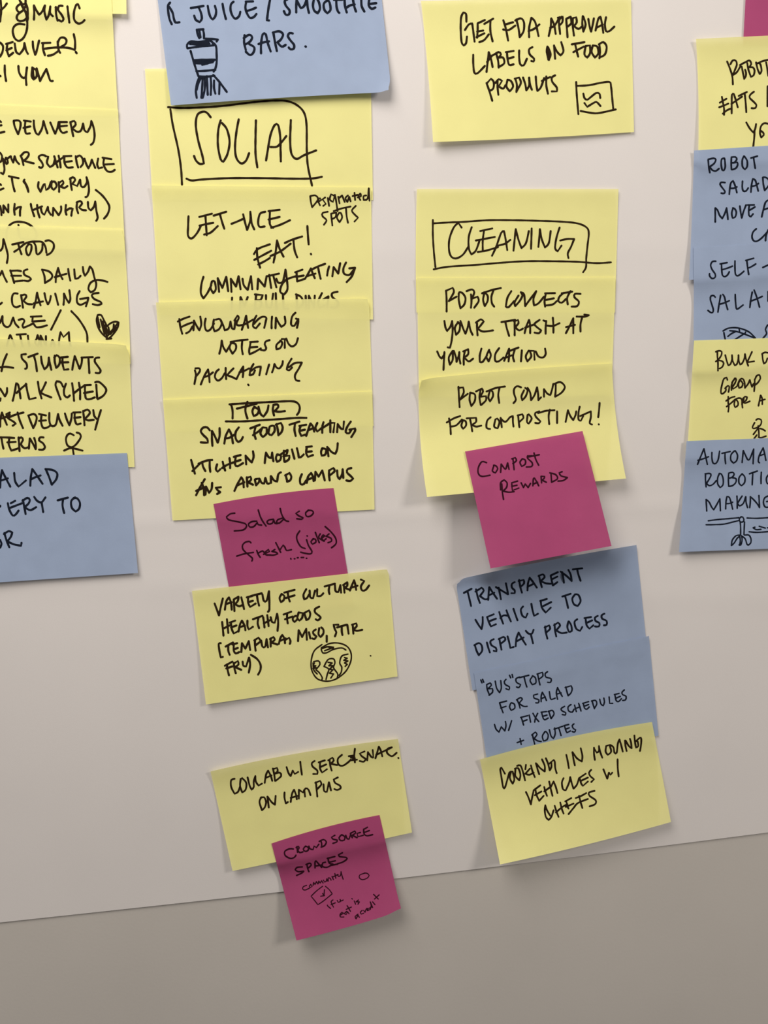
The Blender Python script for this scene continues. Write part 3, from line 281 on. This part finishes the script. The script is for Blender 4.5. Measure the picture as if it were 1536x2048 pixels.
520,1245 515,1150 510,1055 560,1100 600,1180 635,1225 690,1130 735,1045 740,1150 745,1240;830,1210 835,1100 850,1010 890,1020 920,1110 945,1215;835,1125 900,1120 945,1100;1015,1000 1020,1100 1020,1200;1100,1000 1060,1060 1030,1110;1030,1130 1060,1160 1120,1120 1160,1010 1165,1100 1190,1190;1225,1190 1235,1090 1235,1010 1290,1060 1350,1130 1385,1190 1380,1080 1375,990;1550,990 1470,1030 1450,1110 1480,1180 1550,1180;1500,1090 1560,1085
!545,1405 700,1385 880,1370 1050,1355;510,1470 650,1468 800,1460 930,1430 1050,1400;1090,1340 1055,1370 1065,1420 1110,1425 1130,1390 1110,1345 1080,1340;1070,1430 1075,1520 1075,1640;1140,1425 1135,1520 1130,1630;1180,1360 1350,1365 1560,1352;1310,1510 1280,1520 1330,1550 1410,1545;1380,1495 1430,1510 1480,1525;1515,1520 1560,1522;1215,1585 1350,1595 1560,1580;1060,1640 1000,1650 940,1720 925,1800;925,1810 970,1770 1020,1690 1060,1660 1070,1730 1060,1800;1090,1650 1100,1720 1080,1800 1050,1800;1100,1660 1150,1700 1180,1790 1200,1800;1140,1640 1210,1640 1245,1700 1240,1770 1200,1805
'''
# ---------------------------------------------------------------- sticky notes
# key: (colour, [TL, TR, BR, BL] traced corners, lift of top, bottom-left, bottom-right in mm, extras, label, group)
G1 = 'notes of the left column'; G2 = 'notes of the social column'; G3 = 'notes of the cleaning column'; G4 = 'notes of the right column'
NOTES = [
 ('A0', 'yellow', [(-200,-245),(249,-235),(253,28),(-190,20)], 0, .6, 2.0, {}, 'blank corner of yellow sticky note peeking out at the very top left', G1),
 ('A1', 'yellow', [(-225,-45),(221,-40),(236,232),(-215,226)], 0, 0.2, 0.5, {}, 'yellow sticky note reading MUSIC and DELIVER, top of left column', G1),
 ('A2', 'yellow', [(-205,199),(236,219),(250,500),(-190,492)], 0.9, 0.2, 0.8, {}, 'yellow sticky note about delivery on your schedule, below the MUSIC note', G1),
 ('A3', 'yellow', [(-195,449),(247,459),(261,728),(-180,716)], 1.3, 0.2, 0.9, {'shift': [(1, -4, -1, 16, 0)], 'bul': (-2, 2, 0, 0)}, 'yellow sticky note about daily cravings with a scribbled heart', G1),
 ('A4', 'yellow', [(-190,676),(258,690),(269,934),(-160,942)], 2.4, 0.3, 0.4, {'shift': [(1, -6, 1, 18, 1.2)], 'bul': (-4, 0, 0, 0)}, 'yellow sticky note reading STUDENTS WALK SCHED with a stick figure', G1),
 ('A5', 'blue', [(-160,921),(254,906),(276,1146),(-140,1174)], 0.8, 3.0, 2.0, {}, 'blue sticky note at the bottom of the left column, reading SALAD', G1),
 ('B1', 'yellow', [(290,138),(741,128),(746,400),(305,400)], .3, 0.2, 0.2, {}, 'yellow sticky note with SOCIAL written large inside a drawn box', G2),
 ('B0', 'blue', [(308,-58),(755,-82),(783,184),(342,211)], .5, 2.4, 3.8, {'shift': [(2, -6, -4, 22, 2.0)], 'bul': (0, 0, -2, 0)}, 'blue sticky note reading JUICE / SMOOTHIE BARS with a cup drawing', G2),
 ('B2', 'yellow', [(303,371),(742,375),(746,639),(319,630)], 1.7, 0.2, 0.5, {}, 'yellow sticky note reading LET-UCE EAT, below the SOCIAL note', G2),
 ('B3', 'yellow', [(312,605),(738,597),(747,852),(331,864)], 1.7, 0.2, 0.2, {'shift': [(1, -3, 1, 14, .8)], 'bul': (-1, 0, 0, 0)}, 'yellow sticky note reading ENCOURAGING NOTES ON PACKAGING', G2),
 ('B4', 'yellow', [(326,800),(744,783),(749,1019),(345,1041)], 1.4, .8, .9, {}, 'yellow sticky note with boxed TOUR heading about a mobile teaching kitchen', G2),
 ('B5', 'magenta', [(427,1008),(667,976),(706,1210),(471,1246)], 0.9, 0.3, 0.4, {'bul': (-4, 0, 0, 0)}, 'magenta sticky note reading Salad so fresh (jokes)', G2),
 ('B6', 'yellow', [(384,1182),(777,1138),(795,1353),(412,1409)], 1.2, 2.5, 0.8, {'shift': [(1, -3, 1, 10, .8)]}, 'yellow sticky note listing cultural healthy foods, with a globe drawing', G2),
 ('B7', 'yellow', [(421,1543),(796,1478),(824,1665),(465,1742)], 2.0, 4.0, 3.0, {'bul': (-6, 0, 1, 0)}, 'yellow sticky note reading COLLAB W/ SERC & SNAC ON CAMPUS', G2),
 ('B8', 'magenta', [(543,1687),(759,1630),(802,1822),(593,1881)], 1.4, 11.0, 9.0, {'bul': (-4, 0, 2, 0), 'shift': [(2, 0, -5, 30, 0)]}, 'magenta sticky note reading CROWD SOURCE SPACES, lowest on the sheet', G2),
 ('C1', 'yellow', [(842,2),(1262,-6),(1268,264),(866,284)], 1.0, 4.0, 0.8, {'bul': (0, 0, 2, 2)}, 'yellow sticky note about FDA approval labels, at the top centre right', G3),
 ('C2', 'yellow', [(834,378),(1237,378),(1230,625),(833,625)], 1.0, 0.2, 0.5, {'bul': (0, 0, 0, -2)}, 'yellow sticky note with CLEANING written inside a drawn box', G3),
 ('C3', 'yellow', [(834,556),(1231,555),(1223,790),(838,795)], 1.4, 0.3, 1.0, {}, 'yellow sticky note about a robot that collects your trash', G3),
 ('C4', 'yellow', [(837,759),(1224,727),(1252,957),(854,994)], 2.4, 12.0, 8.0, {'shift': [(0, 6, 2, 22, 2.2)], 'bul': (-3, -5, 0, -5), 'kink': .42}, 'creased yellow sticky note reading ROBOT SOUND FOR COMPOSTING, its bottom standing off', G3),
 ('C5', 'magenta', [(930,903),(1165,862),(1223,1092),(981,1137)], .3, 16.0, 14.0, {'lin': 1}, 'magenta sticky note reading COMPOST REWARDS', G3),
 ('C6', 'blue', [(911,1160),(1273,1090),(1294,1297),(945,1381)], 1.2, 0.6, 0.3, {'shift': [(0, 3, 8, 14, .8)], 'bul': (-3, 0, 0, 0)}, 'blue sticky note reading TRANSPARENT VEHICLE TO DISPLAY PROCESS', G3),
 ('C7', 'blue', [(948,1346),(1298,1272),(1317,1471),(978,1550)], 0.9, 0.5, 0.8, {}, 'blue sticky note about BUS STOPS for salad with fixed schedules', G3),
 ('C8', 'yellow', [(960,1519),(1304,1444),(1342,1644),(1000,1729)], 2.2, 15.0, 5.0, {'bul': (-6, 0, 3, 0)}, 'yellow sticky note reading COOKING IN MOVING VEHICLES W/ CHEFS', G3),
 ('D0', 'magenta', [(1500,-170),(1745,-180),(1730,85),(1486,92)], .3, 0.2, 0.2, {}, 'magenta sticky note at the top right corner, mostly out of view', G4),
 ('D1', 'yellow', [(1392,78),(1790,62),(1790,310),(1396,326)], 1.8, 1.8, 0.5, {'bul': (-1, 0, 0, 3)}, 'yellow sticky note reading ROBOT EATS, top of right column', G4),
 ('D2', 'blue', [(1388,301),(1785,275),(1770,530),(1378,560)], 1.1, 2.2, 0.3, {'bul': (0, 0, 0, 1)}, 'blue sticky note reading ROBOT SALADS MOVE, upper blue one of right column', G4),
 ('D3', 'blue', [(1387,495),(1785,470),(1780,722),(1386,740)], 1.1, 2.2, 0.3, {'bul': (0, 0, 0, 1)}, 'blue sticky note reading SELF- SALAD with a leafy bowl drawing', G4),
 ('D4', 'yellow', [(1388,681),(1785,668),(1770,905),(1374,915)], 1.4, 1.8, 0.3, {}, 'yellow sticky note about a bulk group order, in the right column', G4),
 ('D5', 'blue', [(1373,882),(1765,868),(1745,1090),(1358,1104)], 0.8, 4.0, 2.0, {}, 'blue sticky note at bottom of right column about automated robotic making', G4),
]
class Note:
    def __init__(s, q, bul, shift):
        s.q = np.array(q, float); s.b = bul; s.s = shift
        s.ax = s.q[1] - s.q[0]; s.ay = s.q[3] - s.q[0]
        s.wpx = np.linalg.norm(s.ax); s.hpx = np.linalg.norm(s.ay)
    def f(s, u, v):
        q = s.q; u = u[..., None]; v = v[..., None]
        p = q[0] * (1 - u) * (1 - v) + q[1] * u * (1 - v) + q[2] * u * v + q[3] * (1 - u) * v
        ex = s.ax / s.wpx; ey = s.ay / s.hpx
        t, r, b, l = s.b
        p = p + ey * (4 * u * (1 - u)) * (t * (1 - v) + b * v) + ex * (4 * v * (1 - v)) * (l * (1 - u) + r * u)
        for (c, dx, dy, rad, dh) in s.s:
            d2 = ((p - q[c]) ** 2).sum(-1, keepdims=True)
            p = p + np.array([dx, dy]) * np.exp(-d2 / (rad * rad) * 2)
        return p
    def inv(s, px, py):
        t = np.stack([px, py], -1); u = np.full(px.shape, .5); v = np.full(px.shape, .5); e = 1e-4
        for _ in range(8):
            p = s.f(u, v); du = (s.f(u + e, v) - p) / e; dv = (s.f(u, v + e) - p) / e; r = t - p
            det = du[..., 0] * dv[..., 1] - du[..., 1] * dv[..., 0]
            u = np.clip(u + (r[..., 0] * dv[..., 1] - r[..., 1] * dv[..., 0]) / det, -.3, 1.3)
            v = np.clip(v + (r[..., 1] * du[..., 0] - r[..., 0] * du[..., 1]) / det, -.3, 1.3)
        return u, v
def blur(a):
    p = np.pad(a, 1, mode='edge')
    # keep border slopes: extrapolate instead of clamping
    p[0, :] = 2 * p[1, :] - p[2, :]; p[-1, :] = 2 * p[-2, :] - p[-3, :]
    p[:, 0] = 2 * p[:, 1] - p[:, 2]; p[:, -1] = 2 * p[:, -2] - p[:, -3]
    return (p[1:-1, 1:-1] * 4 + p[:-2, 1:-1] * 2 + p[2:, 1:-1] * 2 + p[1:-1, :-2] * 2 + p[1:-1, 2:] * 2 + p[:-2, :-2] + p[:-2, 2:] + p[2:, :-2] + p[2:, 2:]) / 16
BUILT = {}
for idx, (key, colr, q, tl, bl, br, ex, label, group) in enumerate(NOTES):
    n = Note(q, ex.get('bul', (0, 0, 0, 0)), ex.get('shift', []))
    sq = colr == 'magenta'
    nu, nv = (40, 40) if sq else (64, 40)
    u, v = np.meshgrid(np.linspace(0, 1, nu + 1), np.linspace(0, 1, nv + 1))
    p = n.f(u, v); px, py = p[..., 0], p[..., 1]
    k = ex.get('kink', 0)
    if k:                                                       # folded across the middle, lower half standing off
        kk = k + (-0.07) * (u - .5)
        prof = np.where(v < kk, 0.0 * v / kk, 0.0 + 1.0 * np.clip((v - kk) / (1 - kk), 0, 1))
        prof = blur(prof)
    elif ex.get('lin'): prof = v ** .85
    else: prof = np.clip((v - .16) / .84, 0, 1) ** 1.7
    lift = (bl * (1 - u) + br * u) * prof
    base = 0.35
    if key == 'C5': base = 5.0
    own = sample(H, px, py) * 0 + 1.0 + base + lift + tl * np.clip(1 - v / .13, 0, 1) ** 2
    own = own + 0.26 * smooth_noise(u * (76 if sq else 127), v * 76, 40 + idx, 60) * np.clip(v / .3, .15, 1)
    own = own + 0.12 * smooth_noise(u * (76 if sq else 127), v * 76, 140 + idx, 22) * np.clip(v / .3, .15, 1)
    for (c, dx, dy, rad, dh) in ex.get('shift', []):
        if dh: own = own + dh * np.exp(-((px - n.q[c][0]) ** 2 + (py - n.q[c][1]) ** 2) / (rad * rad) * .7)
    B = sample(H, px, py) + 0.30
    for _o in ((-4, 0), (4, 0), (0, -4), (0, 4), (-5, -5), (5, 5), (-5, 5), (5, -5), (0, -8), (0, 8)):               # guard band so that edges below never poke through
        B = np.maximum(B, sample(H, px + _o[0], py + _o[1]) + 0.22)
    h = np.maximum(own, B)
    for _ in range(26): h = np.maximum(np.maximum(own, B), blur(h))
    for _ in range(2): h = np.maximum(B, blur(h))
    pts = plane_at(px, py, h)
    org = pts[0, nu // 2].copy()
    o = link_mesh('sticky_note', (pts - org).reshape(-1, 3), grid_faces(nu, nv), M[colr])
    o.location = org
    o['label'] = label; o['category'] = 'sticky note'; o['group'] = group
    bpy.context.view_layer.update()
    x0, x1, y0, y1 = px.min(), px.max(), py.min(), py.max()
    ix0 = max(int((x0 - RX0) / RS) - 1, 0); ix1 = int((x1 - RX0) / RS) + 2; iy0 = max(int((y0 - RY0) / RS) - 1, 0); iy1 = int((y1 - RY0) / RS) + 2
    sx, sy = GX[iy0:iy1, ix0:ix1], GY[iy0:iy1, ix0:ix1]
    iu, iv = n.inv(sx, sy)
    inside = (iu > -.003) & (iu < 1.003) & (iv > -.003) & (iv < 1.003)
    def hs(a, b, h=h, nu=nu, nv=nv):
        fx = np.clip(a, 0, 1) * nu * .99999; fy = np.clip(b, 0, 1) * nv * .99999
        i = fx.astype(int); j = fy.astype(int); a = fx - i; b = fy - j
        return h[j, i] * (1 - a) * (1 - b) + h[j, i + 1] * a * (1 - b) + h[j + 1, i] * (1 - a) * b + h[j + 1, i + 1] * a * b
    H[iy0:iy1, ix0:ix1] = np.where(inside, hs(iu, iv), H[iy0:iy1, ix0:ix1])
    BUILT[key] = (o, n, hs, org, colr)

# ---------------------------------------------------------------- pen strokes
def smooth_line(pts):
    P = [np.array(p, float) for p in pts]
    if len(P) < 3: return P
    seg = [[P[0]]]
    for i in range(1, len(P) - 1):
        a = P[i] - P[i - 1]; b = P[i + 1] - P[i]
        c = (a @ b) / (np.linalg.norm(a) * np.linalg.norm(b) + 1e-9)
        seg[-1].append(P[i])
        if c < 0.12: seg.append([P[i]])
    seg[-1].append(P[-1])
    out = [P[0]]
    for s in seg:
        k = len(s)
        for i in range(k - 1):
            p1, p2 = s[i], s[i + 1]
            p0 = s[i - 1] if i > 0 else 2 * p1 - p2 if k == 2 else p1 - (p2 - p1) * .5
            p3 = s[i + 2] if i + 2 < k else p2 + (p2 - p1) * .5
            m = max(2, int(np.linalg.norm(p2 - p1) / 2.6))
            m = min(m, 14)
            if k == 2: m = max(1, int(np.linalg.norm(p2 - p1) / 12))
            for t in np.linspace(0, 1, m + 1)[1:]:
                if k == 2: out.append(p1 + (p2 - p1) * t)
                else: out.append(.5 * ((2 * p1) + (-p0 + p2) * t + (2 * p0 - 5 * p1 + 4 * p2 - p3) * t * t + (-p0 + 3 * p1 - 3 * p2 + p3) * t ** 3))
    return out
rnd = random.Random(7)
def ribbon(line, w, V, F_):
    L = np.array(line)
    keep = [0] + [i for i in range(1, len(L)) if np.linalg.norm(L[i] - L[i - 1]) > .15]
    L = L[keep]
    if len(L) < 2: L = np.array([L[0], L[0] + (.4, .1)])
    d = np.diff(L, axis=0); d /= np.linalg.norm(d, axis=1)[:, None]
    hw = w / 2
    def disc(c, r):
        b = len(V)
        for k in range(8):
            a = k * math.pi / 4 + .39; V.append((c[0] + r * math.cos(a), c[1] + r * math.sin(a)))
        F_.append(tuple(range(b, b + 8)))
    disc(L[0], hw); disc(L[-1], hw)
    T = np.vstack([d[:1], d[:-1] + d[1:], d[-1:]])
    ln = np.linalg.norm(T, axis=1); 
    ph = rnd.uniform(0, 6)
    run = None
    for i in range(len(L)):
        sharp = ln[i] < 1.2 and 0 < i < len(L) - 1
        wi = hw * (1 + .07 * math.sin(ph + i * .8))
        if sharp:
            t = d[i - 1]; nrm = np.array([-t[1], t[0]]) * wi
            b = len(V); V.append(tuple(L[i] + nrm)); V.append(tuple(L[i] - nrm))
            if run is not None: F_.append((run, run + 1, b + 1, b))
            disc(L[i], hw * .97)
            t = d[i]; nrm = np.array([-t[1], t[0]]) * wi
            b = len(V); V.append(tuple(L[i] + nrm)); V.append(tuple(L[i] - nrm)); run = b
        else:
            t = T[i] / ln[i]; nrm = np.array([-t[1], t[0]]) * wi
            b = len(V); V.append(tuple(L[i] + nrm)); V.append(tuple(L[i] - nrm))
            if run is not None: F_.append((run, run + 1, b + 1, b))
            run = b
DRAW = {'A3': 'scribbled heart', 'A4': 'drawn stick figure', 'B0': 'drawn cup with straw and tentacle legs', 'B1': 'hand-drawn box around the heading',
        'B4': 'hand-drawn box around the heading', 'B6': 'drawn globe', 'B8': 'drawn check box and circle', 'C1': 'drawn label with two wavy lines',
        'C2': 'hand-drawn box around the heading', 'D3': 'drawn leafy bowl', 'D4': 'drawn stick figure', 'D5': 'drawn robot arm'}
cur = None; lift0 = 0
for line in INK.strip().split('\n'):
    if line[0] == '@':
        k, ox, oy, z, wd = line[1:].split(); cur = k; ox, oy, z, wd = float(ox), float(oy), float(z), float(wd)
        continue
    draw = line[0] == '!'
    o, n, hs, org, colr = BUILT[cur]
    V = []; F_ = []; cnt = []
    for st in line.lstrip('!').split(';'):
        pts = [(ox + float(a) / z, oy + float(b) / z) for a, b in (t.split(',') for t in st.split())]
        b0 = len(V)
        ribbon(smooth_line(pts), wd / z * (.88 if draw else .93), V, F_)
        cnt.append(len(V) - b0)
    V = np.array(V)
    uu, vv = n.inv(V[:, 0], V[:, 1])
    hh = hs(uu, vv) + 0.07 + 0.0015 * np.repeat(np.arange(len(cnt)) % 12, cnt)
    W = plane_at(V[:, 0], V[:, 1], hh) - org
    c = link_mesh('drawing' if draw else 'handwriting', W, F_, M[{'yellow': 'ink', 'blue': 'navy', 'magenta': 'wine'}[colr]], smooth=False)
    c.parent = o
    if draw: c['label'] = DRAW[cur]
